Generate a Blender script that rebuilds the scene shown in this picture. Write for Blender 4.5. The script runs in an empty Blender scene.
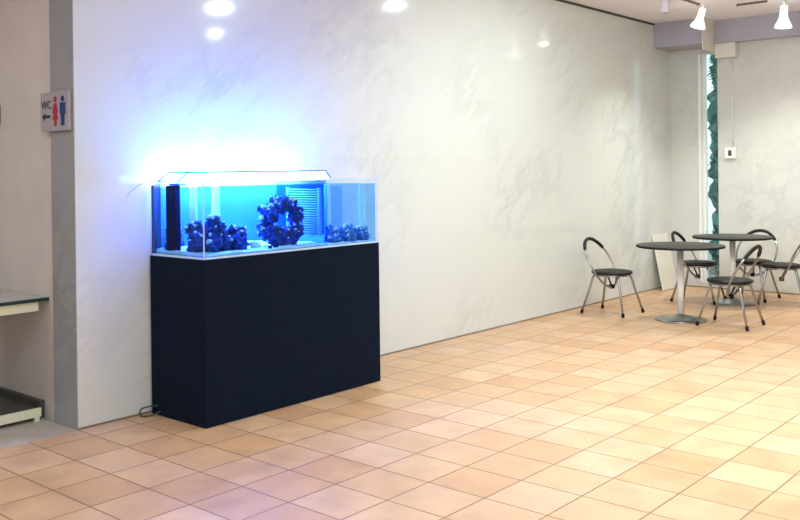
import bpy, bmesh, math, random
from mathutils import Vector, Matrix, noise

C = bpy.context.scene
COL = C.collection
R = math.radians
PI = math.pi

# ------------------------------------------------------------------ camera
cam_d = bpy.data.cameras.new('camera')
cam = bpy.data.objects.new('camera', cam_d); COL.objects.link(cam)
cr = Vector((0.65368034, -0.7566793, -0.01176639))
cu = Vector((0.01016507, -0.00676748, 0.99992543))
cf = Vector((0.7567025, 0.65375121, -0.00326793))
m = Matrix.Identity(4)
for i in range(3):
    m[i][0] = cr[i]; m[i][1] = cu[i]; m[i][2] = -cf[i]
m[0][3], m[1][3], m[2][3] = 0.0, -4.723, 1.45
cam.matrix_world = m
cam_d.sensor_width = 36.0
cam_d.lens = 903.37 / 800 * 36
cam_d.shift_y = -(260 - 172.8) / 800
cam_d.clip_end = 200
C.camera = cam

# ------------------------------------------------------------------ world, exposure, lights
C.view_settings.view_transform = 'Standard'
C.view_settings.look = 'None'
C.cycles.transparent_max_bounces = 64
C.view_settings.exposure = 0.66
C.view_settings.gamma = 1.0
C.view_settings.use_curve_mapping = False
w = bpy.data.worlds.new('world'); C.world = w; w.use_nodes = True
bg = w.node_tree.nodes['Background']
bg.inputs[0].default_value = (0.88, 0.97, 1.0, 1); bg.inputs[1].default_value = 0.9

H = 3.15          # ceiling height


def area(name, loc, rot, sx, sy, power, col):
    l = bpy.data.lights.new(name, 'AREA'); l.shape = 'RECTANGLE'; l.size = sx; l.size_y = sy
    l.energy = power; l.color = col
    o = bpy.data.objects.new(name, l); COL.objects.link(o); o.location = loc; o.rotation_euler = rot
    return o


area('fill_light', (5.4, -2.3, 3.10), (0, R(-32), 0), 1.2, 1.2, 80, (0.86, 1.0, 0.98))  # added main fill without a fixture, tilted away from the aquarium wall
area('fill_light', (0.3, -6.6, 3.12), (0, 0, 0), 3.6, 2.8, 125, (0.86, 0.98, 1.0))  # added fill behind the camera, lifts the whole room
area('fill_light', (1.2, -2.4, 3.12), (0, 0, 0), 1.6, 1.6, 27, (0.76, 0.91, 1.0))  # added bluish fill for the left part of the wall
fl = area('fill_light', (4.6, -3.3, 3.12), (0, 0, 0), 1.4, 1.0, 18, (0.95, 1.0, 0.90)); fl.data.spread = R(95)  # added narrow fill that brightens the right foreground floor
area('fill_light', (0.3, 0.6, 3.12), (0, 0, 0), 1.6, 1.6, 24, (1.0, 0.94, 0.88))  # added fill for the dim corridor side

# ------------------------------------------------------------------ node helpers


def mat(name):
    mt = bpy.data.materials.new(name); mt.use_nodes = True
    nt = mt.node_tree
    b = nt.nodes['Principled BSDF']
    return mt, nt, b


def N(nt, t, **kw):
    n = nt.nodes.new(t)
    for k, v in kw.items():
        if k.startswith('i_'):
            n.inputs[k[2:].replace('_', ' ')].default_value = v
        else:
            setattr(n, k, v)
    return n


def ramp(nt, stops):
    r = nt.nodes.new('ShaderNodeValToRGB')
    e = r.color_ramp.elements
    while len(e) < len(stops):
        e.new(0.5)
    for el, (p, c) in zip(e, stops):
        el.position = p; el.color = (*c, 1) if len(c) == 3 else c
    return r


def simple(name, col, rough=0.5, metal=0.0, var=0.0, scale=8.0, bump=0.0, spec=None):
    mt, nt, b = mat(name)
    b.inputs['Roughness'].default_value = rough
    b.inputs['Metallic'].default_value = metal
    if spec is not None:
        b.inputs['Specular IOR Level'].default_value = spec
    tc = N(nt, 'ShaderNodeTexCoord')
    nz = N(nt, 'ShaderNodeTexNoise'); nz.inputs['Scale'].default_value = scale; nz.inputs['Detail'].default_value = 5
    nt.links.new(tc.outputs['Object'], nz.inputs['Vector'])
    lo = tuple(max(0, c * (1 - var)) for c in col); hi = tuple(min(1, c * (1 + var)) for c in col)
    r = ramp(nt, [(0.3, lo), (0.7, hi)])
    nt.links.new(nz.outputs['Fac'], r.inputs['Fac'])
    nt.links.new(r.outputs['Color'], b.inputs['Base Color'])
    if bump:
        bp = N(nt, 'ShaderNodeBump'); bp.inputs['Strength'].default_value = bump; bp.inputs['Distance'].default_value = 0.01
        nt.links.new(nz.outputs['Fac'], bp.inputs['Height']); nt.links.new(bp.outputs['Normal'], b.inputs['Normal'])
    return mt


def emit(name, col, s):
    mt, nt, b = mat(name)
    b.inputs['Base Color'].default_value = (*[min(1, c) for c in col], 1)
    b.inputs['Emission Color'].default_value = (*col, 1)
    b.inputs['Emission Strength'].default_value = s
    return mt


def clear(name, tint, gloss=1.0, rough=0.02, ior=1.45):
    """tinted clear sheet: straight-through transparency plus a Fresnel reflection"""
    mt = bpy.data.materials.new(name); mt.use_nodes = True
    nt = mt.node_tree; nt.nodes.clear()
    out = N(nt, 'ShaderNodeOutputMaterial'); mx = N(nt, 'ShaderNodeMixShader')
    tr = N(nt, 'ShaderNodeBsdfTransparent'); tr.inputs['Color'].default_value = (*tint, 1)
    gl = N(nt, 'ShaderNodeBsdfGlossy'); gl.inputs['Roughness'].default_value = rough
    fr = N(nt, 'ShaderNodeFresnel'); fr.inputs['IOR'].default_value = ior
    mu = N(nt, 'ShaderNodeMath', operation='MULTIPLY'); mu.inputs[1].default_value = gloss
    # reflect only where light enters from the air side
    ge = N(nt, 'ShaderNodeNewGeometry'); inv = N(nt, 'ShaderNodeMath', operation='SUBTRACT'); inv.inputs[0].default_value = 1.0
    nt.links.new(ge.outputs['Backfacing'], inv.inputs[1])
    m2 = N(nt, 'ShaderNodeMath', operation='MULTIPLY'); nt.links.new(fr.outputs[0], m2.inputs[0]); nt.links.new(inv.outputs[0], m2.inputs[1])
    nt.links.new(m2.outputs[0], mu.inputs[0]); nt.links.new(mu.outputs[0], mx.inputs[0])
    nt.links.new(tr.outputs[0], mx.inputs[1]); nt.links.new(gl.outputs[0], mx.inputs[2])
    nt.links.new(mx.outputs[0], out.inputs[0])
    return mt


def marble(name, base, vein, rough=0.16, axes='xz', slab=(2.42, 1.54), off=(5.08, 1.54), vein_amt=0.36):
    mt, nt, b = mat(name)
    b.inputs['Roughness'].default_value = rough
    b.inputs['IOR'].default_value = 1.5
    geo = N(nt, 'ShaderNodeNewGeometry')
    sep = N(nt, 'ShaderNodeSeparateXYZ'); nt.links.new(geo.outputs['Position'], sep.inputs[0])
    cmb = N(nt, 'ShaderNodeCombineXYZ')
    idx = {'x': 0, 'y': 1, 'z': 2}
    for k in (0, 1):
        s = N(nt, 'ShaderNodeMath', operation='SUBTRACT'); s.inputs[1].default_value = off[k]
        nt.links.new(sep.outputs[idx[axes[k]]], s.inputs[0]); nt.links.new(s.outputs[0], cmb.inputs[k])
    br = N(nt, 'ShaderNodeTexBrick'); br.offset = 0.0; br.squash = 1.0
    br.inputs['Scale'].default_value = 1.0
    br.inputs['Brick Width'].default_value = slab[0]; br.inputs['Row Height'].default_value = slab[1]
    br.inputs['Mortar Size'].default_value = 0.0012; br.inputs['Mortar Smooth'].default_value = 0.3
    br.inputs['Color1'].default_value = (0.93, 0.93, 0.93, 1); br.inputs['Color2'].default_value = (1, 1, 1, 1)
    br.inputs['Mortar'].default_value = (0.84, 0.84, 0.83, 1)
    nt.links.new(cmb.outputs[0], br.inputs['Vector'])
    # diagonal veins, stretched along one direction
    m0 = N(nt, 'ShaderNodeMapping'); m0.inputs['Rotation'].default_value = (R(38), R(38), 0)
    nt.links.new(geo.outputs['Position'], m0.inputs['Vector'])
    mp = N(nt, 'ShaderNodeMapping'); mp.inputs['Scale'].default_value = (0.55, 1.3, 2.6)
    nt.links.new(m0.outputs[0], mp.inputs['Vector'])
    n1 = N(nt, 'ShaderNodeTexNoise'); n1.inputs['Scale'].default_value = 1.5; n1.inputs['Detail'].default_value = 9; n1.inputs['Roughness'].default_value = 0.62; n1.inputs['Distortion'].default_value = 0.15
    nt.links.new(mp.outputs[0], n1.inputs['Vector'])
    r1 = ramp(nt, [(0.42, (0, 0, 0)), (0.492, (1, 1, 1)), (0.503, (1, 1, 1)), (0.545, (0, 0, 0))])
    nt.links.new(n1.outputs['Fac'], r1.inputs['Fac'])
    n2 = N(nt, 'ShaderNodeTexNoise'); n2.inputs['Scale'].default_value = 0.9; n2.inputs['Detail'].default_value = 4
    nt.links.new(geo.outputs['Position'], n2.inputs['Vector'])
    r2 = ramp(nt, [(0.42, (0, 0, 0)), (0.72, (1, 1, 1))])
    nt.links.new(n2.outputs['Fac'], r2.inputs['Fac'])
    mul = N(nt, 'ShaderNodeMath', operation='MULTIPLY'); nt.links.new(r1.outputs['Color'], mul.inputs[0]); nt.links.new(r2.outputs['Color'], mul.inputs[1])
    mul2 = N(nt, 'ShaderNodeMath', operation='MULTIPLY'); mul2.inputs[1].default_value = vein_amt
    nt.links.new(mul.outputs[0], mul2.inputs[0])
    mx = N(nt, 'ShaderNodeMix', data_type='RGBA')
    mx.inputs[6].default_value = (*base, 1); mx.inputs[7].default_value = (*vein, 1)
    nt.links.new(mul2.outputs[0], mx.inputs[0])
    mm = N(nt, 'ShaderNodeMix', data_type='RGBA', blend_type='MULTIPLY'); mm.inputs[0].default_value = 1.0
    nt.links.new(mx.outputs[2], mm.inputs[6]); nt.links.new(br.outputs['Color'], mm.inputs[7])
    nt.links.new(mm.outputs[2], b.inputs['Base Color'])
    return mt


def tile_floor():
    mt, nt, b = mat('terracotta_tiles')
    geo = N(nt, 'ShaderNodeNewGeometry')
    mp = N(nt, 'ShaderNodeMapping'); mp.inputs['Location'].default_value = (-2.6597 + 29.048, 1.1221 + 31.8127, 0)
    nt.links.new(geo.outputs['Position'], mp.inputs['Vector'])
    br = N(nt, 'ShaderNodeTexBrick'); br.offset = 0.0; br.squash = 1.0
    br.inputs['Scale'].default_value = 1.0
    br.inputs['Brick Width'].default_value = 0.29048; br.inputs['Row Height'].default_value = 0.318127
    br.inputs['Mortar Size'].default_value = 0.0044; br.inputs['Mortar Smooth'].default_value = 0.25
    br.inputs['Color1'].default_value = (0, 0, 0, 1); br.inputs['Color2'].default_value = (1, 1, 1, 1)
    br.inputs['Mortar'].default_value = (0.5, 0.5, 0.5, 1)
    nt.links.new(mp.outputs[0], br.inputs['Vector'])
    rt = ramp(nt, [(0.0, (0.58, 0.335, 0.175)), (0.3, (0.63, 0.39, 0.215)), (0.62, (0.65, 0.415, 0.24)), (1.0, (0.68, 0.445, 0.275))])
    nt.links.new(br.outputs['Color'], rt.inputs['Fac'])
    nz = N(nt, 'ShaderNodeTexNoise'); nz.inputs['Scale'].default_value = 5.0; nz.inputs['Detail'].default_value = 6
    nt.links.new(geo.outputs['Position'], nz.inputs['Vector'])
    rn = ramp(nt, [(0.3, (0.86, 0.84, 0.84)), (0.7, (1.08, 1.08, 1.08))])
    nt.links.new(nz.outputs['Fac'], rn.inputs['Fac'])
    mm = N(nt, 'ShaderNodeMix', data_type='RGBA', blend_type='MULTIPLY'); mm.inputs[0].default_value = 1.0
    nt.links.new(rt.outputs['Color'], mm.inputs[6]); nt.links.new(rn.outputs['Color'], mm.inputs[7])
    mg = N(nt, 'ShaderNodeMix', data_type='RGBA'); mg.inputs[7].default_value = (0.25, 0.145, 0.09, 1)
    nt.links.new(br.outputs['Fac'], mg.inputs[0]); nt.links.new(mm.outputs[2], mg.inputs[6])
    nt.links.new(mg.outputs[2], b.inputs['Base Color'])
    rr = ramp(nt, [(0.3, (0.34, 0.34, 0.34)), (0.7, (0.48, 0.48, 0.48))])
    nt.links.new(nz.outputs['Fac'], rr.inputs['Fac']); nt.links.new(rr.outputs['Color'], b.inputs['Roughness'])
    bp = N(nt, 'ShaderNodeBump'); bp.inputs['Strength'].default_value = 0.5; bp.inputs['Distance'].default_value = 0.004; bp.invert = True
    nt.links.new(br.outputs['Fac'], bp.inputs['Height']); nt.links.new(bp.outputs['Normal'], b.inputs['Normal'])
    return mt


M = {}
M['marble'] = marble('white_marble', (0.74, 0.77, 0.745), (0.42, 0.44, 0.45), rough=0.085)
M['marble_side'] = marble('white_marble_panels', (0.72, 0.73, 0.69), (0.44, 0.44, 0.43), axes='yz', slab=(0.61, 1.54), off=(-0.98, 1.54), rough=0.3)
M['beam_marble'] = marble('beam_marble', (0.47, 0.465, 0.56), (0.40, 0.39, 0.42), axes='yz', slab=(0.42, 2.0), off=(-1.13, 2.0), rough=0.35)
M['shaded_grey_marble'] = marble('shaded_grey_marble', (0.32, 0.33, 0.35), (0.22, 0.22, 0.24), axes='yz', slab=(2.0, 2.42), off=(-1, 2.42), rough=0.3, vein_amt=0.8)  # grey stone, darkened further to paint the weaker light on the end face
M['floor'] = tile_floor()
M['grey_floor'] = simple('grey_floor', (0.48, 0.43, 0.37), 0.5, var=0.12)
M['beige'] = simple('beige_plaster', (0.60, 0.55, 0.53), 0.8, var=0.05, scale=3)
M['plaster'] = simple('warm_plaster', (0.82, 0.80, 0.77), 0.85, var=0.04, scale=2)
M['ceiling'] = simple('ceiling_paint', (0.92, 0.90, 0.96), 0.9, var=0.02, scale=2)
M['shadow_gap'] = simple('gap_shade', (0.05, 0.055, 0.05), 0.7)
M['joint'] = simple('joint_strip', (0.25, 0.19, 0.13), 0.7)
M['white_paint'] = simple('white_paint', (0.80, 0.78, 0.71), 0.55, var=0.02)
M['white_frame'] = simple('white_frame', (0.88, 0.90, 0.90), 0.35)
M['black_lam'] = simple('black_laminate', (0.006, 0.011, 0.026), 0.6, var=0.15, scale=30, spec=0.04)
M['chrome'] = simple('brushed_steel', (0.38, 0.37, 0.35), 0.30, 1.0, var=0.06)
M['pole'] = simple('pale_steel_pole', (0.86, 0.84, 0.80), 0.4, 0.0, var=0.04)
M['black_vinyl'] = simple('black_vinyl', (0.012, 0.0115, 0.011), 0.5, var=0.1, scale=60, bump=0.1, spec=0.3)
M['black_rubber'] = simple('black_rubber', (0.012, 0.012, 0.012), 0.7, spec=0.2)
M['table_top'] = simple('dark_table_top', (0.030, 0.029, 0.026), 0.42, var=0.08, scale=40, spec=0.25)
M['glass'] = clear('aquarium_glass', (0.96, 0.985, 1.0), 0.25)
M['glass_edge'] = simple('polished_glass_edge', (0.55, 0.75, 0.95), 0.15)
M['seam'] = simple('blue_black_silicone', (0.01, 0.03, 0.16), 0.4)
M['water'] = clear('blue_water', (0.52, 0.78, 1.0), 0.03, 0.03, 1.33)
M['divider'] = clear('blue_acrylic', (0.74, 0.88, 1.0), 0.1, 0.05)
M['sand'] = simple('white_sand', (0.80, 0.82, 0.85), 0.95, var=0.15, scale=120, bump=0.6)
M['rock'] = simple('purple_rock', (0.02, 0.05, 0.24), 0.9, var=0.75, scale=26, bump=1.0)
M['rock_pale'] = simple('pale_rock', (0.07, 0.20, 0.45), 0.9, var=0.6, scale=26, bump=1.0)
M['coral'] = simple('pale_coral', (0.70, 0.86, 0.92), 0.8, var=0.35, scale=40, bump=0.6)
M['overflow'] = simple('navy_acrylic', (0.002, 0.004, 0.03), 0.6, spec=0.08)
M['cap'] = simple('blue_plastic', (0.02, 0.09, 0.45), 0.35)
M['white_pipe_and_glint'] = simple('white_pipe_and_glint', (0.86, 0.88, 0.90), 0.3)
M['comb'] = simple('pale_comb', (0.20, 0.42, 0.70), 0.5)
M['led'] = emit('led_diffuser', (0.06, 0.28, 1.0), 18.0)
M['wall_glow_white'] = emit('wall_glow_white', (0.72, 0.88, 1.0), 20.0)  # colour of the added wall glow emitter
M['led_back'] = emit('led_back', (0.52, 0.45, 1.0), 115.0)
M['led_strip'] = emit('led_strip', (0.08, 0.28, 1.0), 110.0)
M['film'] = simple('pale_blue_glow_film', (0.20, 0.38, 0.95), 0.6, var=0.03)
M['led_rail'] = simple('dark_blue_rail', (0.03, 0.06, 0.16), 0.35, 0.3)
M['cable_green'] = simple('green_cable', (0.03, 0.07, 0.05), 0.5)
M['cable_blue'] = simple('blue_hose', (0.25, 0.48, 0.75), 0.35)
M['sign'] = simple('sign_plate', (0.37, 0.345, 0.38), 0.4)
M['sign_black'] = simple('sign_black', (0.02, 0.02, 0.03), 0.5)
M['sign_red'] = simple('sign_red', (0.36, 0.015, 0.06), 0.5)
M['sign_blue'] = simple('sign_blue', (0.01, 0.035, 0.20), 0.5)
M['cream'] = simple('cream_frame', (0.80, 0.80, 0.60), 0.45)
M['shelf_top'] = simple('grey_shelf_top', (0.42, 0.44, 0.43), 0.25, var=0.08)
M['shelf_edge'] = simple('dark_green_edge', (0.012, 0.04, 0.035), 0.3)
M['shelf_dark'] = simple('dark_shelf_board', (0.06, 0.06, 0.055), 0.5)
M['lamp_white'] = simple('lamp_white', (0.85, 0.83, 0.80), 0.4)
M['lamp_glow'] = emit('lit_lamp_shade', (1.0, 0.95, 0.86), 1.2)
M['lamp_bulb'] = emit('lamp_bulb', (1.0, 0.88, 0.68), 14.0)
M['down_disc'] = emit('downlight_disc', (1.0, 0.94, 0.88), 9.0)
M['lamp_lilac'] = simple('lilac_white_metal', (0.76, 0.70, 0.82), 0.4)
M['rail_dark'] = simple('dark_rail', (0.16, 0.11, 0.10), 0.5)
M['socket_dark'] = simple('socket_dark', (0.05, 0.05, 0.045), 0.5)
M['pane'] = clear('window_glass', (0.88, 0.97, 0.98), 0.8)
M['leaf'] = simple('leaf_green', (0.06, 0.17, 0.13), 0.5, var=0.6, scale=6)
M['leaf_pale'] = simple('leaf_pale', (0.20, 0.40, 0.26), 0.5, var=0.5, scale=6)
M['bark'] = simple('bark', (0.10, 0.07, 0.05), 0.9)
M['paper'] = simple('pale_green_paper', (0.72, 0.82, 0.62), 0.6)
M['stone_out'] = simple('outside_paving', (0.40, 0.40, 0.38), 0.9)
M['grey_plate'] = simple('grey_plate', (0.20, 0.21, 0.21), 0.5)

# ------------------------------------------------------------------ mesh helpers


def obj(name, bm, mt, parent=None, smooth=False, bevel=0.0, seg=2):
    me = bpy.data.meshes.new(name); bm.normal_update(); bm.to_mesh(me); bm.free()
    me.materials.append(mt)
    o = bpy.data.objects.new(name, me); COL.objects.link(o)
    if parent is not None:
        o.parent = parent
    if smooth:
        for p in me.polygons:
            p.use_smooth = True
    if bevel:
        md = o.modifiers.new('bevel', 'BEVEL'); md.width = bevel; md.segments = seg; md.limit_method = 'ANGLE'
    return o


def tag(o, label, cat=None, group=None, kind=None):
    if label: o['label'] = label
    if cat: o['category'] = cat
    if group: o['group'] = group
    if kind: o['kind'] = kind
    return o


def thing(name, label, cat, loc=(0, 0, 0), rz=0.0, group=None):
    o = bpy.data.objects.new(name, None); COL.objects.link(o)
    o.empty_display_size = 0.1
    o.location = loc; o.rotation_euler = (0, 0, rz)
    return tag(o, label, cat, group)


def struct(name, bm, mt, **kw):
    o = obj(name, bm, mt, **kw)
    if kw.get('parent') is None:
        o['kind'] = 'structure'
    return o


def B(bm, x0, x1, y0, y1, z0, z1):
    v = [bm.verts.new((x, y, z)) for z in (z0, z1) for y in (y0, y1) for x in (x0, x1)]
    for f in ((0, 2, 3, 1), (4, 5, 7, 6), (0, 1, 5, 4), (2, 6, 7, 3), (0, 4, 6, 2), (1, 3, 7, 5)):
        bm.faces.new([v[i] for i in f])
    return bm


def box(x0, x1, y0, y1, z0, z1):
    return B(bmesh.new(), x0, x1, y0, y1, z0, z1)


def lathe(prof, seg=40, bm=None, mtx=None, cap=True):
    """prof: list of (r, z)"""
    bm = bm or bmesh.new()
    rings = []
    for r, z in prof:
        if r < 1e-6:
            rings.append([bm.verts.new((0, 0, z))])
        else:
            rings.append([bm.verts.new((r * math.cos(2 * PI * k / seg), r * math.sin(2 * PI * k / seg), z)) for k in range(seg)])
    for a, b in zip(rings, rings[1:]):
        if len(a) == 1 and len(b) == 1:
            continue
        for k in range(seg):
            k2 = (k + 1) % seg
            if len(a) == 1:
                bm.faces.new((a[0], b[k2], b[k]))
            elif len(b) == 1:
                bm.faces.new((a[k], a[k2], b[0]))
            else:
                bm.faces.new((a[k], a[k2], b[k2], b[k]))
    if cap:
        if len(rings[0]) > 1: bm.faces.new(list(reversed(rings[0])))
        if len(rings[-1]) > 1: bm.faces.new(rings[-1])
    bmesh.ops.recalc_face_normals(bm, faces=bm.faces)
    if mtx is not None:
        bmesh.ops.transform(bm, matrix=mtx, verts=bm.verts)
    return bm


def tube(pts, r, seg=10, closed=False, bm=None):
    """pts: list of Vectors; r: radius or list of radii"""
    bm = bm or bmesh.new()
    pts = [Vector(p) for p in pts]
    n = len(pts)
    rad = r if isinstance(r, (list, tuple)) else [r] * n
    rings = []
    prev = None
    for i, p in enumerate(pts):
        if closed:
            t = pts[(i + 1) % n] - pts[i - 1]
        else:
            t = pts[min(i + 1, n - 1)] - pts[max(i - 1, 0)]
        t.normalize()
        if prev is None:
            a = Vector((0, 0, 1)) if abs(t.z) < 0.9 else Vector((1, 0, 0))
            u = t.cross(a).normalized()
        else:
            u = (prev - t * prev.dot(t)).normalized()
        prev = u
        v = t.cross(u)
        rings.append([bm.verts.new(p + (u * math.cos(2 * PI * k / seg) + v * math.sin(2 * PI * k / seg)) * rad[i]) for k in range(seg)])
    m_ = n if closed else n - 1
    for i in range(m_):
        a, b = rings[i], rings[(i + 1) % n]
        for k in range(seg):
            k2 = (k + 1) % seg
            bm.faces.new((a[k], a[k2], b[k2], b[k]))
    if not closed:
        bm.faces.new(list(reversed(rings[0]))); bm.faces.new(rings[-1])
    bmesh.ops.recalc_face_normals(bm, faces=bm.faces)
    return bm


def lump(bm, c, r, sub=3, rough=0.35, freq=2.2, seed=0.0, sq=(1, 1, 1)):
    """a knobbly rock-like blob added to bm"""
    ret = bmesh.ops.create_icosphere(bm, subdivisions=sub, radius=1.0)
    c = Vector(c); off = Vector((seed * 7.3, seed * 3.1, seed * 5.7))
    for v in ret['verts']:
        d = v.co.normalized()
        k = 1 + rough * (noise.noise(d * freq + off) + 0.6 * noise.noise(d * freq * 2.4 + off) + 0.35 * noise.noise(d * freq * 5 + off))
        v.co = c + Vector((d.x * sq[0], d.y * sq[1], d.z * sq[2])) * r * k
    return bm


# ------------------------------------------------------------------ room shell
XE = 10.55
struct('floor', box(-3.0, 11.2, -9.0, 0.0, -0.10, 0.0), M['floor'])
struct('floor', box(-3.0, 2.655, 0.0, 4.2, -0.10, 0.0), M['grey_floor'])
struct('ceiling', box(-3.0, XE + 0.2, -9.0, 4.2, H, H + 0.1), M['ceiling'])
struct('wall_front', box(2.660, XE, 0.0, 0.03, -0.1, H), M['marble'])
struct('trim_1', box(2.656, 2.9, 0.004, 0.258, -0.1, H), M['shaded_grey_marble'])
struct('wall_corridor', box(2.68, 2.9, 0.258, 4.2, -0.1, H), M['beige'])
struct('wall_left', box(-3.1, -3.0, -9.0, 4.2, 0.0, H), M['plaster'])
struct('wall_rear', box(-3.0, 2.9, 4.2, 4.3, 0.0, H), M['plaster'])
struct('wall_back', box(-3.0, XE + 0.2, -9.1, -9.0, 0.0, H), M['plaster'])
struct('gap_shade_strip', box(2.70, XE, -0.012, 0.0, H - 0.022, H), M['shadow_gap'])  # dark strip that paints in the shade of the gap under the ceiling
struct('baseboard_front', box(2.66, XE, -0.004, 0.0, 0.0, 0.012), M['joint'])

# end wall with a tall slot window
WY0, WY1 = -0.585, -0.362
bm = bmesh.new()
B(bm, XE, XE + 0.2, WY1, 0.03, 0, H)
B(bm, XE, XE + 0.2, -9.0, WY0, 0, H)
B(bm, XE, XE + 0.2, WY0, WY1, 2.80, H)
B(bm, XE, XE + 0.2, WY0, WY1, 0, 0.06)
struct('wall_right', bm, M['marble_side'])
struct('baseboard_right', box(XE - 0.004, XE, -9.0, 0.0, 0.0, 0.012), M['joint'])
bm = bmesh.new()
wf = struct('window_1', box(XE + 0.04, XE + 0.10, WY1 - 0.058, WY1, 0.06, 2.80), M['white_frame'], bevel=0.004)
obj('window_frame', box(XE - 0.012, XE + 0.03, WY1 - 0.022, WY1 + 0.012, 0.06, 2.80), M['white_frame'], wf, bevel=0.004)
obj('window_frame', box(XE + 0.05, XE + 0.10, WY0, WY0 + 0.012, 0.06, 2.80), M['white_frame'], wf)
obj('pane', box(XE + 0.065, XE + 0.072, WY0 + 0.012, WY1 - 0.058, 0.06, 2.80), M['pane'], wf)

# beams over the end wall
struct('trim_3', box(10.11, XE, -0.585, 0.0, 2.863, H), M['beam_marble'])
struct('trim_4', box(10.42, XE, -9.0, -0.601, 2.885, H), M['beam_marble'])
struct('trim_5', box(10.10, 10.45, -0.600, -0.5855, 2.785, H), M['white_paint'], bevel=0.002)
struct('trim_6', box(10.44, XE, -0.84, -0.601, 2.715, 2.8845), M['white_paint'], bevel=0.004)

# ground and planting outside the slot window
struct('ground_outside', box(XE + 0.2, 16, -5, 5, -0.12, -0.02), M['stone_out'])


def bush(loc, z0, h, rad, seed, label, mt):
    rnd = random.Random(seed)
    t = thing('shrub', label, 'shrub', loc)
    bm = bmesh.new()
    for k in range(3200):
        a = rnd.uniform(0, 2 * PI); z = rnd.uniform(z0, h); rr = rad * math.sqrt(rnd.random()) * (0.9 + 0.1 * math.sin(z * 5))
        p = Vector((rr * math.cos(a), rr * math.sin(a), z))
        d = Vector((math.cos(a), math.sin(a), rnd.uniform(-0.9, 0.5))).normalized()
        s = d.cross(Vector((0, 0, 1))).normalized()
        L = rnd.uniform(0.10, 0.20); W = L * 0.30
        v = [bm.verts.new(q) for q in (p, p + d * L * .5 + s * W, p + d * L, p + d * L * .5 - s * W)]
        bm.faces.new(v)
    obj('foliage', bm, mt, t)
    ib = bmesh.new()
    k = 0
    while z0 + 0.3 + k * 0.26 < h + 0.2:
        lump(ib, (0.03 * math.sin(k * 2.3), 0.03 * math.cos(k * 1.7), z0 + 0.3 + k * 0.26), rad * 1.0, 4, 0.28, 4.0, 3.3 + k, (1, 1, 1)); k += 1
    obj('inner_foliage', ib, M['leaf'], t)
    obj('stem', tube([(0, 0, -0.0), (0.02, 0.01, h * .4), (0, 0.03, h * .9)], [0.04, 0.03, 0.01]), M['bark'], t)


bush((12.5, -0.23, -0.02), 0.05, 4.2, 0.45, 4, 'dark green leafy shrub outside, seen through the tall narrow window', M['leaf'])

# ------------------------------------------------------------------ downlights (seen mirrored in the polished marble)
downs = [(5.85, -2.76, 0.10, 'round recessed downlight in the ceiling, the one mirrored high above the aquarium'),
         (6.9, -4.2, 0.06, 'small round recessed downlight far out in the ceiling, mirrored low above the aquarium'),
         (7.03, -1.4, 0.08, 'round recessed downlight in the ceiling, mirrored right of the aquarium near the wall top')]
for x, y, r, lab in downs:
    t = thing('downlight', lab, 'ceiling light', (x, y, H), 0, 'recessed ceiling downlights')
    obj('trim_ring', lathe([(r, -0.002), (r + 0.02, -0.008), (r + 0.025, 0.0), (r, 0.0)], 32, cap=False), M['lamp_white'], t, True)
    obj('light_disc', lathe([(0, -0.003), (r, -0.003)], 32, cap=False), M['down_disc'], t)
    l = bpy.data.lights.new('downlight_beam', 'AREA'); l.shape = 'DISK'; l.size = 2 * r; l.energy = 2100 * r * r; l.color = (0.88, 1.0, 0.96)
    lo_ = bpy.data.objects.new('downlight_beam', l); COL.objects.link(lo_); lo_.parent = t; lo_.location = (0, 0, -0.008)

# ------------------------------------------------------------------ track lamps


def bell_lamp(x, y, tilt_axis, tilt, label, s=1.0):
    t = thing('spot_lamp', label, 'ceiling lamp', (x, y, H), 0, 'white bell shaped spot lamps')
    obj('mount', lathe([(0, 0), (0.028, 0), (0.028, -0.022), (0.012, -0.03), (0.008, -0.06), (0, -0.06)], 20), M['lamp_white'], t, True)
    rot = Matrix.Translation((0, 0, -0.055)) @ Matrix.Rotation(tilt, 4, tilt_axis) @ Matrix.Scale(s, 4)
    prof = [(0.0, 0.0), (0.026, -0.002), (0.032, -0.012), (0.033, -0.07), (0.036, -0.10), (0.046, -0.135), (0.062, -0.165), (0.074, -0.19), (0.076, -0.205),
            (0.071, -0.203), (0.056, -0.166), (0.040, -0.135), (0.030, -0.10)]
    sh = obj('lamp_shade', lathe(prof, 32, mtx=rot), M['lamp_glow'], t, True)
    obj('bulb', lathe([(0, -0.185), (0.02, -0.18), (0.034, -0.16), (0.03, -0.135), (0.016, -0.11), (0, -0.11)], 20, mtx=rot), M['lamp_bulb'], sh, True)
    l = bpy.data.lights.new('lamp_beam', 'SPOT'); l.energy = 60; l.color = (1.0, 0.99, 0.90); l.spot_size = R(125); l.spot_blend = 0.9; l.shadow_soft_size = 0.06
    lo_ = bpy.data.objects.new('lamp_beam', l); COL.objects.link(lo_); lo_.parent = t; lo_.location = (rot @ Matrix.Translation((0, 0, -0.215))).translation
    return t


bell_lamp(9.2, -0.97, Vector((0.757, 0.654, 0)), R(16), 'tilted white bell lamp hanging just left of the white pillar head')
bell_lamp(9.63, -1.65, Vector((0.757, 0.654, 0)), R(3), 'upright white bell lamp hanging nearest the right edge of the photo', 1.12)
t = thing('cylinder_lamp', 'short lilac white cylinder spotlight under the ceiling, left of the bell lamps', 'ceiling lamp', (8.55, -0.85, H))
obj('mount', lathe([(0, 0), (0.03, 0), (0.03, -0.02), (0.01, -0.03), (0.01, -0.05), (0, -0.05)], 20), M['lamp_white'], t, True)
cy = obj('lamp_body', lathe([(0, -0.04), (0.036, -0.04), (0.042, -0.05), (0.042, -0.165), (0.037, -0.172), (0.034, -0.15), (0, -0.15)], 28), M['lamp_lilac'], t, True)
t = thing('track_rail', 'thin dark lamp rail on the ceiling beside the tilted bell lamp', 'lamp rail', (8.9, -0.93, H))
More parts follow.
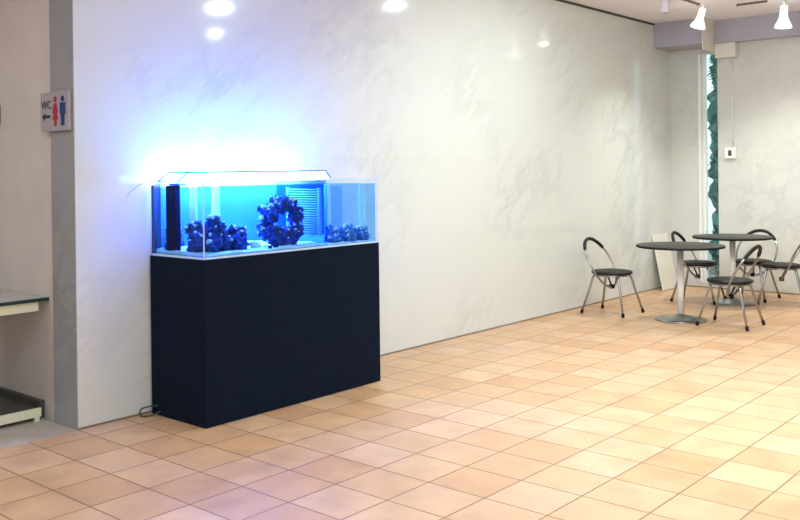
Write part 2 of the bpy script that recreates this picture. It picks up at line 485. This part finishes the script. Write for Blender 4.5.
obj('rail', box(-0.35, 0.27, -0.012, 0.012, -0.02, 0.0), M['rail_dark'], t, bevel=0.003)
obj('end_cap', box(0.27, 0.285, -0.014, 0.014, -0.022, 0.0), M['rail_dark'], t)
t = thing('track_rail', 'thin reddish brown lamp rail on the ceiling leading to the upright bell lamp', 'lamp rail', (9.52, -1.4, H))
obj('rail', box(-0.012, 0.012, -0.12, 0.18, -0.02, 0.0), M['rail_dark'], t, bevel=0.003)
obj('end_cap', box(-0.014, 0.014, 0.18, 0.195, -0.022, 0.0), M['rail_dark'], t)

# ------------------------------------------------------------------ aquarium cabinet
CX0, CX1, CY0, CY1, CH = 3.124, 4.594, -0.556, -0.030, 0.953
t = thing('aquarium_cabinet', 'black rectangular cabinet carrying the lit blue aquarium against the marble wall', 'cabinet', (CX0, CY0, 0))
W_, D_ = CX1 - CX0, CY1 - CY0
obj('body', box(0.012, W_ - 0.012, 0.012, D_, 0.004, CH - 0.018), M['black_lam'], t)
obj('front_panel', box(0, W_, 0, 0.0118, 0.004, CH - 0.018), M['black_lam'], t, bevel=0.0015)
obj('side_panel', box(0, 0.0118, 0.0122, D_, 0.004, CH - 0.018), M['black_lam'], t, bevel=0.0015)
obj('side_panel', box(W_ - 0.0118, W_, 0.0122, D_, 0.004, CH - 0.018), M['black_lam'], t, bevel=0.0015)
obj('top_panel', box(0, W_, 0, D_, CH - 0.0175, CH), M['black_lam'], t, bevel=0.0015)
for fx in (0.06, W_ - 0.06):
    for fy in (0.06, D_ - 0.06):
        obj('foot', lathe([(0, 0), (0.02, 0), (0.02, 0.004), (0, 0.004)], 16, mtx=Matrix.Translation((fx, fy, 0))), M['black_rubber'], t)

# ------------------------------------------------------------------ aquarium
TX0, TX1, TY0, TY1 = 3.130, 4.588, -0.550, -0.040
TZ0, TZ1 = CH + 0.0005, 1.393
G = 0.010
DX = 4.115            # divider
AQ = thing('aquarium', 'long glass aquarium lit bright blue, standing on the black cabinet', 'aquarium', (0, 0, 0))
AQ.location = (TX0, TY0, TZ0)


def aq(name, bm, mt, par=None, **kw):
    bmesh.ops.translate(bm, verts=bm.verts, vec=(-TX0, -TY0, -TZ0))
    return obj(name, bm, mt, par or AQ, **kw)


aq('base_pane', box(TX0, TX1, TY0, TY1, TZ0, TZ0 + 0.012), M['glass_edge'])
zb = TZ0 + 0.0122
aq('glass_pane', box(TX0, TX1, TY0, TY0 + G, zb, TZ1), M['glass'])
aq('glass_pane', box(TX0, TX1, TY1 - G, TY1, zb, TZ1), M['glass'])
aq('glass_pane', box(TX0, TX0 + G, TY0 + G + .0003, TY1 - G - .0003, zb, TZ1), M['glass'])
aq('glass_pane', box(TX1 - G, TX1, TY0 + G + .0003, TY1 - G - .0003, zb, TZ1), M['glass'])
aq('added_glow_film', box(3.19, TX1 - G - .0006, TY1 - G - 0.0012, TY1 - G - 0.0004, zb, TZ1 - 0.003), M['film'])  # added sheet that catches the lamp light as the tank's blue glow
aq('corner_edge', box(TX0 - 0.001, TX0 + 0.004, TY0 - 0.001, TY0 + 0.004, zb, TZ1), M['glass_edge'])
aq('corner_edge', box(TX1 - 0.004, TX1 + 0.001, TY0 - 0.001, TY0 + 0.004, zb, TZ1), M['glass_edge'])
aq('corner_seam', box(TX0 + 0.0005, TX0 + 0.016, TY1 - 0.028, TY1 - 0.0005, zb, TZ1 - 0.02), M['seam'])
bm = bmesh.new()
e = 0.004
B(bm, TX0, TX1, TY0, TY0 + G, TZ1, TZ1 + 0.002); B(bm, TX0, TX1, TY1 - G, TY1, TZ1, TZ1 + 0.002)
B(bm, TX0, TX0 + G, TY0 + G, TY1 - G, TZ1, TZ1 + 0.002); B(bm, TX1 - G, TX1, TY0 + G, TY1 - G, TZ1, TZ1 + 0.002)
aq('rim_edge', bm, M['glass_edge'])
ix0, ix1, iy0, iy1 = TX0 + G + 0.001, TX1 - G - 0.001, TY0 + G + 0.001, TY1 - G - 0.002
WZ = 1.360
# water of the display side and of the refuge side
aq('water', box(ix0, DX - 0.006, iy0, iy1, zb, WZ), M['water'])
aq('water', box(DX + 0.006, ix1, iy0, iy1, zb, WZ), M['water'])
aq('divider_pane', box(DX - 0.005, DX + 0.005, iy0, iy1, zb, TZ1 - 0.004), M['divider'])


# sand: a gently mounded bed
def sandbed(x0, x1, y0, y1, z0, h, seed):
    bm = bmesh.new(); nx, ny = 40, 16
    g = [[None] * (ny + 1) for _ in range(nx + 1)]
    for i in range(nx + 1):
        for j in range(ny + 1):
            x = x0 + (x1 - x0) * i / nx; y = y0 + (y1 - y0) * j / ny
            z = z0 + h * (0.55 + 0.8 * noise.noise(Vector((x * 9, y * 9, seed))))
            z += 0.02 * (y - y0) / (y1 - y0)
            g[i][j] = bm.verts.new((x, y, max(z0 + 0.004, z)))
    for i in range(nx):
        for j in range(ny):
            bm.faces.new((g[i][j], g[i + 1][j], g[i + 1][j + 1], g[i][j + 1]))
    # skirt down to the glass
    ring = [g[i][0] for i in range(nx + 1)] + [g[nx][j] for j in range(1, ny + 1)] + [g[i][ny] for i in range(nx - 1, -1, -1)] + [g[0][j] for j in range(ny - 1, 0, -1)]
    low = [bm.verts.new((v.co.x, v.co.y, z0)) for v in ring]
    for k in range(len(ring)):
        k2 = (k + 1) % len(ring)
        bm.faces.new((ring[k], low[k], low[k2], ring[k2]))
    bm.faces.new(low)
    bmesh.ops.recalc_face_normals(bm, faces=bm.faces)
    return bm


tag(aq('sand_bed', sandbed(ix0 + .001, DX - 0.007, iy0 + .001, iy1 - .001, zb + .001, 0.018, 1.0), M['sand'], smooth=True), None, None, None, 'stuff')
tag(aq('sand_bed', sandbed(DX + 0.007, ix1 - .001, iy0 + .001, iy1 - .001, zb + .001, 0.014, 5.0), M['sand'], smooth=True), None, None, None, 'stuff')
SZ = zb + 0.014
# dark overflow column and its blue cap at the left pane
oc = aq('overflow_column', box(TX0 + 0.013, TX0 + 0.052, -0.262, -0.168, zb + 0.001, 1.372), M['overflow'], bevel=0.004)
bm = box(TX0 + 0.02, TX0 + 0.075, -0.285, -0.19, 1.3725, 1.388)
aq('blue_cap', bm, M['cap'], bevel=0.004)
# pale return pipes; the left two model lamp reflections in the glass as solids
for x, y, r, z0, z1 in ((3.305, -0.22, 0.024, 1.06, 1.37), (3.47, -0.22, 0.026, 1.08, 1.36), (4.295, -0.36, 0.022, 1.0, 1.36), (4.54, -0.45, 0.026, 1.02, 1.355)):
    aq('pipe_and_glint', lathe([(0, z0), (r, z0), (r, z1), (0, z1)], 20, mtx=Matrix.Translation((x, y, 0))), M['white_pipe_and_glint'], smooth=False)
# louvred overflow comb at the right end of the display
bm = bmesh.new()
zc = 1.03
B(bm, 4.085, 4.105, -0.50, -0.48, zc, 1.34); B(bm, 4.085, 4.105, -0.20, -0.18, zc, 1.34)
k = 0
while zc + k * 0.0155 < 1.34:
    z = zc + k * 0.0155
    B(bm, 4.088, 4.102, -0.48, -0.20, z, z + 0.008); k += 1
aq('overflow_comb', bm, M['comb'])
aq('chamber_panel', box(4.36, 4.50, -0.30, -0.292, 1.03, 1.345), M['divider'])


def rock(name, label, cat, spec, mt, group=None, knobs=(), kmat=None, origin=None):
    """spec: list of (x, y, z, r, seed[, squash]) fused into one mesh; knobs: polyps as one part"""
    bm = bmesh.new()
    ox, oy = spec[0][0], spec[0][1]
    oz = SZ
    for s in spec:
        sq = s[5] if len(s) > 5 else (1, 1, 1)
        lump(bm, (s[0] - ox, s[1] - oy, s[2] - oz), s[3], 4, 0.62, 2.9, s[4], sq)
    o = obj(name, bm, mt, None, True)
    o.location = (ox, oy, oz)
    md = o.modifiers.new('remesh', 'REMESH'); md.mode = 'VOXEL'; md.voxel_size = 0.0045; md.use_smooth_shade = True
    tag(o, label, cat, group)
    if knobs:
        kb = bmesh.new()
        for s in knobs:
            lump(kb, (s[0] - ox, s[1] - oy, s[2] - oz), s[3], 2, 0.4, 2.5, s[4])
        tag(obj('highlight_polyps', kb, kmat or M['coral'], o, True), None, None, None, 'stuff')
    return o


rnd = random.Random(7)


def crust(spec, n, rr, up=0.1):  # pale polyps put on the upper sides to paint in highlights
    """polyp positions over the upper sides of the lumps"""
    out = []
    for k in range(n):
        s = rnd.choice(spec)
        a = rnd.uniform(0, 2 * PI); u = rnd.uniform(up, 1)
        h = math.sqrt(1 - u * u)
        out.append((s[0] + s[3] * h * math.cos(a), s[1] + s[3] * h * math.sin(a) * .9, s[2] + s[3] * u * .98, rnd.uniform(*rr), rnd.random() * 9))
    return out


# left heap of reef rock: four rocks
L1 = [(3.255, -0.36, 1.035, 0.075, .3), (3.235, -0.33, 1.105, 0.05, .9), (3.29, -0.40, 1.02, 0.05, 1.4)]
L2 = [(3.385, -0.35, 1.03, 0.075, 2.2), (3.36, -0.33, 1.11, 0.055, 2.9), (3.345, -0.37, 1.15, 0.03, 3.1)]
L3 = [(3.50, -0.38, 1.02, 0.062, 4.1), (3.53, -0.36, 1.07, 0.042, 4.6), (3.49, -0.35, 1.09, 0.03, 5.5)]
for LL in (L1, L2, L3):
    for k in range(12):
        s_ = rnd.choice(LL[:3]); a = rnd.uniform(0, 2 * PI); u = rnd.uniform(-.1, 1); h_ = math.sqrt(max(0, 1 - u * u))
        LL.append((s_[0] + s_[3] * 1.02 * h_ * math.cos(a), s_[1] + s_[3] * .9 * h_ * math.sin(a), s_[2] + s_[3] * 1.05 * u, rnd.uniform(.012, .024), k * 1.7))
L4 = [(3.21, -0.15, 1.03, 0.05, 6.0), (3.23, -0.13, 1.09, 0.045, 6.4)]
rock('reef_rock', 'dark blue knobbly reef rock inside the aquarium beside the navy column', 'rock', L1, M['rock'], 'reef rocks in the aquarium', crust(L1, 70, (.005, .014)), M['coral'])
rock('reef_rock', 'tall dark blue reef rock in the middle of the left heap inside the aquarium', 'rock', L2, M['rock'], 'reef rocks in the aquarium', crust(L2, 80, (.005, .014)), M['coral'])
rock('reef_rock', 'lower dark blue reef rock ending the left heap towards the coral arch', 'rock', L3, M['rock'], 'reef rocks in the aquarium', crust(L3, 60, (.005, .012)), M['coral'])
rock('reef_rock', 'paler reef rock at the back left corner of the aquarium, left of the navy column', 'rock', L4, M['rock_pale'], 'reef rocks in the aquarium', crust(L4, 50, (.004, .013)), M['coral'])
# knobbly coral arch in the middle
ARC = []
cx_, cz_, ra = 3.845, 1.125, 0.108
for k in range(17):
    a = R(-70 + k * 20)
    rr = 0.034 + 0.012 * ((k * 7) % 3 - 1)
    ARC.append((cx_ + ra * 1.12 * math.cos(a), -0.40 + 0.03 * math.sin(k * 2.1), cz_ + ra * math.sin(a) * 1.0, rr, k * .77))
for k in range(26):
    a = R(-50 + k * 280 / 25) + rnd.uniform(-.1, .1)
    q = ra * rnd.uniform(1.18, 1.5)
    ARC.append((cx_ + q * 1.1 * math.cos(a), -0.40 + rnd.uniform(-.03, .03), cz_ + q * math.sin(a), rnd.uniform(.012, .021), k * 1.3))
ARC += [(cx_ - 0.03, -0.39, cz_ - 0.05, .03, 1.1), (cx_ + 0.05, -0.385, cz_ - 0.055, .032, 2.6), (cx_ + 0.01, -0.40, cz_ - 0.075, .034, 3.7)]
ARC = [(cx_, -0.39, 1.0, 0.052, 3.3)] + ARC + [(cx_ - 0.05, -0.39, 1.03, 0.05, 8.1), (cx_ + 0.08, -0.39, 1.02, 0.05, 8.8), (cx_ - 0.02, -0.40, 1.26, 0.026, 5.2), (cx_ + 0.035, -0.40, 1.265, 0.026, 2.2)]
rock('coral_arch', 'round knobbly coral arch standing on sand in the middle of the aquarium', 'coral', ARC, M['rock'], None, crust(ARC[1:], 230, (.005, .013), -0.1), M['coral'])
# right chamber rocks
R1 = [(4.245, -0.455, 1.0, 0.048, .5), (4.235, -0.445, 1.055, 0.03, .7), (4.26, -0.45, 1.05, .02, .9)]
R2 = [(4.385, -0.46, 1.0, 0.055, 1.5), (4.42, -0.45, 1.04, 0.036, 1.7), (4.345, -0.46, 1.04, 0.034, 1.9), (4.37, -0.46, 1.07, .02, .2)]
R3 = [(4.515, -0.47, 0.998, 0.046, 2.5), (4.53, -0.465, 1.045, 0.030, 2.7), (4.495, -0.47, 1.05, .022, .4)]
rock('reef_rock', 'upright pale blue rock next to the divider in the right chamber of the aquarium', 'rock', R1, M['rock_pale'], 'reef rocks in the aquarium', crust(R1, 40, (.004, .012)), M['coral'])
rock('reef_rock', 'pale blue craggy rock at the middle of the right chamber of the aquarium', 'rock', R2, M['rock_pale'], 'reef rocks in the aquarium', crust(R2, 50, (.004, .012)), M['coral'])
rock('reef_rock', 'pale blue rock nearest the right end of the aquarium', 'rock', R3, M['rock_pale'], 'reef rocks in the aquarium', crust(R3, 45, (.004, .012)), M['coral'])
# small pieces on the sand
P1 = [(3.62, -0.42, 0.992, 0.026, .5), (3.60, -0.41, 1.005, 0.018, .9), (3.645, -0.41, 0.99, 0.018, 1.9)]
rock('coral_rubble', 'small whitish coral cluster on the sand between the rock heap and the arch', 'coral', P1, M['coral'])
for px_, s_, lab in ((3.655, 0.011, 'smaller black pebble on the white sand in front of the coral arch'), (3.70, 0.016, 'larger black pebble on the white sand in front of the coral arch')):
    o = rock('pebble', lab, 'pebble', [(px_, -0.51, SZ + 0.008, s_, px_)], M['overflow'], 'black pebbles on the sand')

# ------------------------------------------------------------------ aquarium light canopy
LX0, LX1, LY0, LY1 = 3.112, 4.36, -0.335, -0.14
t = thing('aquarium_light', 'long bright white canopy light lying across the aquarium rim', 'aquarium light', (LX0, LY0, TZ1 + 0.002))
LW, LD = LX1 - LX0, LY1 - LY0
bm = bmesh.new()
# trapezoid section along x: sloped ends
b_ = [(0.012, 0.0), (LW - 0.012, 0.0), (LW - 0.05, 0.050), (0.075, 0.050)]
fr_ = [bm.verts.new((x, 0.006, z)) for x, z in b_]; bk_ = [bm.verts.new((x, LD - 0.006, z)) for x, z in b_]
bm.faces.new(fr_); bm.faces.new(list(reversed(bk_)))
for k in range(4):
    bm.faces.new((fr_[k], bk_[k], bk_[(k + 1) % 4], fr_[(k + 1) % 4]))
bmesh.ops.recalc_face_normals(bm, faces=bm.faces)
obj('diffuser', bm, M['led'], t)
for y in (0.04, LD - 0.02):
    obj('led_strip', box(0.05, LW - 0.05, y - 0.012, y + 0.012, -0.004, -0.0005), M['led_strip'] if y < 0.1 else M['led_back'], t)
for y in (0.0, LD):
    obj('rail', tube([(0.0, y, 0.004), (0.035, y, 0.028), (0.075, y, 0.054), (LW * .5, y, 0.055), (LW - 0.05, y, 0.054), (LW - 0.03, y, 0.03), (LW, y, 0.004)], 0.0042, 8), M['led_rail'], t, True)
obj('added_wall_glow_strip', box(0.06, LW - 0.05, LD - 0.0055, LD - 0.001, 0.014, 0.034), M['wall_glow_white'], t)  # added emitter that makes the white glow on the wall behind
for x in (0.0, LW):
    obj('foot_bar', box(x - 0.012, x + 0.012, -0.008, LD + 0.008, 0.0, 0.006), M['glass_edge'], t, bevel=0.002)

# ------------------------------------------------------------------ cables by the aquarium
o = obj('cable', tube([(3.122, -0.10, 0.06), (3.08, -0.075, 0.062), (3.04, -0.05, 0.052), (3.028, -0.045, 0.03), (3.035, -0.05, 0.007), (3.06, -0.07, 0.006), (3.10, -0.09, 0.010), (3.122, -0.12, 0.03)], 0.005, 8), M['cable_green'], None, True)
tag(o, 'dark green cable looping out of the cabinet near the floor', 'cable')
o = obj('air_hose', tube([(3.155, -0.06, 1.40), (3.10, -0.05, 1.402), (3.05, -0.035, 1.375), (3.01, -0.015, 1.345), (2.985, -0.012, 1.315)], 0.0028, 8), M['cable_blue'], None, True)
tag(o, 'thin blue hose running from the aquarium rim down onto the marble wall', 'hose')

# ------------------------------------------------------------------ restroom sign
t = thing('restroom_sign', 'white restroom sign plate with red and blue figures on the grey pillar', 'sign', (2.656, 0.176, 1.81))
obj('plate', box(-0.022, -0.0005, -0.159, 0.158, -0.114, 0.114), M['sign'], t, bevel=0.004)


def flat(pts, name, mt, y0, z0, s=1.0):
    """pts in viewer right / up metres, laid on the -X face of the plate"""
    bm = bmesh.new()
    a = [bm.verts.new((-0.0245, y0 - x * s, z0 + z * s)) for x, z in pts]
    b = [bm.verts.new((-0.0222, y0 - x * s, z0 + z * s)) for x, z in pts]
    bm.faces.new(a); bm.faces.new(list(reversed(b)))
    n = len(pts)
    for k in range(n):
        bm.faces.new((a[k], b[k], b[(k + 1) % n], a[(k + 1) % n]))
    bmesh.ops.recalc_face_normals(bm, faces=bm.faces)
    bmesh.ops.triangulate(bm, faces=[f for f in bm.faces if len(f.verts) > 4])
    return bm


def figure(name, body, mt, y0):
    bm = flat(body, name, mt, y0, 0.0)
    head = [(0.017 * math.cos(2 * PI * k / 16), 0.068 + 0.017 * math.sin(2 * PI * k / 16)) for k in range(16)]
    h = flat(head, name, mt, y0, 0.0)
    me = bpy.data.meshes.new('tmp'); h.to_mesh(me); h.free(); bm.from_mesh(me); bpy.data.meshes.remove(me)
    return obj(name, bm, mt, t)


woman = [(-.014, .046), (.014, .046), (.032, -.01), (.018, -.01), (.030, -.048), (.013, -.048), (.013, -.085), (.003, -.085), (.003, -.048), (-.003, -.048), (-.003, -.085), (-.013, -.085), (-.013, -.048), (-.030, -.048), (-.018, -.01), (-.032, -.01)]
man = [(-.030, .046), (.030, .046), (.030, -.02), (.020, -.02), (.018, -.085), (.003, -.085), (.002, -.03), (-.002, -.03), (-.003, -.085), (-.018, -.085), (-.020, -.02), (-.030, -.02)]
figure('woman_symbol', woman, M['sign_red'], -0.015)
figure('man_symbol', man, M['sign_blue'], -0.098)
arrow = [(-.05, 0), (-.02, .024), (-.02, .008), (.04, .008), (.04, -.008), (-.02, -.008), (-.02, -.024)]
obj('arrow', flat(arrow, 'arrow', None, 0.085, -0.028), M['sign_black'], t)
cu_ = bpy.data.curves.new('tmp_text', 'FONT'); cu_.body = 'WC'; cu_.size = 0.066; cu_.extrude = 0.001; cu_.align_x = 'CENTER'
to = bpy.data.objects.new('tmp_text', cu_); COL.objects.link(to)
dg = bpy.context.evaluated_depsgraph_get(); dg.update()
me = bpy.data.meshes.new_from_object(to.evaluated_get(dg))
bpy.data.objects.remove(to)
lo = bpy.data.objects.new('lettering', me); COL.objects.link(lo); lo.parent = t
me.materials.clear(); me.materials.append(M['sign_black'])
# viewer looks along +X: right is -Y, up is +Z
lo.matrix_local = Matrix(((0, 0, -1, -0.0235), (-1, 0, 0, 0.085), (0, 1, 0, 0.018), (0, 0, 0, 1)))

o = obj('wall_plate', box(2.662, 2.6795, 0.925, 1.02, 1.764, 1.892), M['grey_plate'], None, bevel=0.004)
tag(o, 'small dark grey plate on the beige wall at the far left edge of the photo', 'wall plate')

# ------------------------------------------------------------------ two level shelf bench in the corridor niche
t = thing('shelf_bench', 'low two level bench with grey top and cream frame against the beige wall', 'bench', (1.2, 0.364, 0))
SL = 2.678 - 1.2
obj('top', box(0, SL, -0.012, 0.62, 0.705, 0.724), M['shelf_top'], t, bevel=0.003)
obj('top_edge', box(0, SL, -0.020, -0.0122, 0.702, 0.722), M['shelf_edge'], t)
obj('apron', box(0.03, SL - 0.055, 0.0, 0.022, 0.645, 0.7048), M['cream'], t, bevel=0.003)
obj('apron', box(0.03, SL - 0.055, 0.58, 0.60, 0.645, 0.7048), M['cream'], t, bevel=0.003)
obj('lower_shelf', box(0.02, SL - 0.03, 0.022, 0.60, 0.052, 0.068), M['shelf_dark'], t)
obj('lower_rail', box(0.02, SL - 0.045, 0.0, 0.0218, 0.022, 0.074), M['cream'], t, bevel=0.003)
obj('bracket', box(SL - 0.03, SL, 0.05, 0.62, 0.0, 0.10), M['shelf_dark'], t)
for x in (0.05, SL - 0.072):
    for y in (0.011, 0.55):
        obj('foot', box(x - 0.014, x + 0.014, y - 0.011, y + 0.011, 0.0, 0.0218), M['cream'], t)
for x in (0.05,):
    for y in (0.03, 0.55):
        obj('leg', box(x - 0.02, x + 0.02, y, y + 0.03, 0.0685, 0.644), M['cream'], t)

# ------------------------------------------------------------------ tables


def table(x, y, label):
    t = thing('cafe_table', label, 'table', (x, y, 0), 0, 'round cafe tables')
    tp = obj('table_top', lathe([(0, 0.688), (0.385, 0.688), (0.398, 0.693), (0.40, 0.699), (0.398, 0.706), (0.39, 0.710), (0, 0.710)], 64), M['table_top'], t, True)
    tp.data.polygons.foreach_set('use_smooth', [True] * len(tp.data.polygons))
    obj('edge_band', lathe([(0.4002, 0.689), (0.4035, 0.691), (0.4035, 0.707), (0.4002, 0.709)], 64, cap=False), M['black_rubber'], tp, True)
    obj('pole', lathe([(0.030, 0.03), (0.030, 0.66)], 24), M['pole'], t, True)
    obj('top_plate', lathe([(0, 0.66), (0.05, 0.66), (0.11, 0.682), (0.11, 0.6875), (0, 0.6875)], 32), M['black_rubber'], t, True)
    obj('base_disc', lathe([(0, 0.0), (0.235, 0.0), (0.24, 0.006), (0.236, 0.014), (0.19, 0.024), (0.10, 0.034), (0.05, 0.044), (0.034, 0.056), (0.0305, 0.06)], 48), M['chrome'], t, True)
    return t


table(8.185, -1.14, 'nearer dark round cafe table with pale pole, left of the other table')
table(9.486, -1.145, 'farther dark round cafe table, behind the front chair and near the end wall')

# ------------------------------------------------------------------ chairs
CG = 'loop back chairs around the cafe tables'


def make_chair(label):
    t = thing('cafe_chair', label, 'chair', (0, 0, 0), 0, CG)
    obj('seat', lathe([(0, 0.395), (0.188, 0.395), (0.200, 0.401), (0.203, 0.411), (0.196, 0.421), (0.16, 0.428), (0, 0.430)], 40), M['black_vinyl'], t, True)
    ring = [(0.178 * math.cos(2 * PI * k / 40), 0.178 * math.sin(2 * PI * k / 40), 0.386) for k in range(40)]
    obj('seat_ring', tube(ring, 0.010, 8, True), M['chrome'], t, True)
    # leaning hoop: top behind the seat, bottom under it

    def hp(a):
        u, v = math.cos(a), math.sin(a)
        return Vector((0.214 * u, 0.118 + 0.118 * v + 0.02 * max(0, v), 0.495 + 0.235 * v))
    n = 56
    hoop = obj('back_hoop', tube([hp(2 * PI * k / n) for k in range(n)], 0.0105, 10, True), M['chrome'], t, True)
    arc = [hp(R(34 + 112 * k / 24)) for k in range(25)]
    rad = [0.0175 if 0 < k < 24 else 0.013 for k in range(25)]
    obj('back_pad', tube(arc, rad, 10), M['black_vinyl'], hoop, True)
    obj('hoop_clamp', box(-0.018, 0.018, -0.02, 0.03, 0.245, 0.285), M['black_rubber'], hoop, bevel=0.004)
    obj('hoop_strut', tube([(0, 0.005, 0.27), (0, 0.03, 0.33), (0, 0.06, 0.386)], 0.008, 8), M['black_rubber'], hoop, True)
    for sx in (-1, 1):
        for sy in (-1, 1):
            a = Vector((sx * 0.118, sy * 0.128, 0.388)); b = Vector((sx * 0.205, sy * 0.225, 0.018))
            mid = a.lerp(b, 0.12) + Vector((sx * 0.004, sy * 0.004, 0))
            lg = obj('leg', tube([a, mid, a.lerp(b, .5), b], 0.0115, 10), M['chrome'], t, True)
            d = (b - a).normalized()
            obj('foot_cap', tube([b - d * 0.022, b + d * 0.014], [0.0145, 0.0155], 10), M['black_rubber'], lg, True)
    return t


def children(o):
    return [c for c in bpy.data.objects if c.parent == o]


def copy_tree(o, parent=None):
    kids = children(o)
    c = o.copy(); COL.objects.link(c); c.parent = parent
    for ch in kids:
        copy_tree(ch, c)
    return c


spots = [(8.172, -0.435, R(-1), 'loop back chair standing alone beside the marble wall, left of the nearer table'),
         (8.165, -1.617, R(180), 'frontmost loop back chair, turned to the nearer table with its back to the viewer'),
         (9.448, -0.786, R(6), 'loop back chair half hidden behind the nearer table and its pale pole'),
         (9.932, -1.195, R(-90), 'loop back chair standing behind the farther table with its back to the end wall'),
         (9.709, -1.567, R(197), 'loop back chair cut off by the right edge of the photo')]
proto = None
for x, y, rz, lab in spots:
    if proto is None:
        proto = make_chair(lab); o = proto
    else:
        o = copy_tree(proto)
    o.location = (x, y, 0); o.rotation_euler = (0, 0, rz); o['label'] = lab

# ------------------------------------------------------------------ leaning white board, socket, conduit
bm = bmesh.new()
B(bm, 0, 0.40, 0, 0.018, 0, 0.66)
bo = obj('white_board', bm, M['white_paint'], None, bevel=0.003)
bo.location = (9.98, -0.150, 0.004); bo.rotation_euler = (R(-11.6), 0, 0)
tag(bo, 'white board leaning against the marble wall in the corner behind the tables', 'board')

t = thing('wall_socket', 'small white socket box with dark outlet on the end wall', 'socket', (XE, -0.738, 1.602))
obj('box', box(-0.035, -0.0005, -0.065, 0.065, -0.065, 0.065), M['white_frame'], t, bevel=0.006)
obj('outlet', box(-0.040, -0.0352, -0.02, 0.02, -0.032, 0.032), M['socket_dark'], t, bevel=0.003)
o = obj('conduit', tube([(XE - 0.012, -0.765, 1.668), (XE - 0.012, -0.765, 2.2), (XE - 0.012, -0.765, 2.698)], 0.008, 8), M['white_frame'], None, True)
tag(o, 'thin white vertical conduit running up the end wall above the socket', 'conduit')
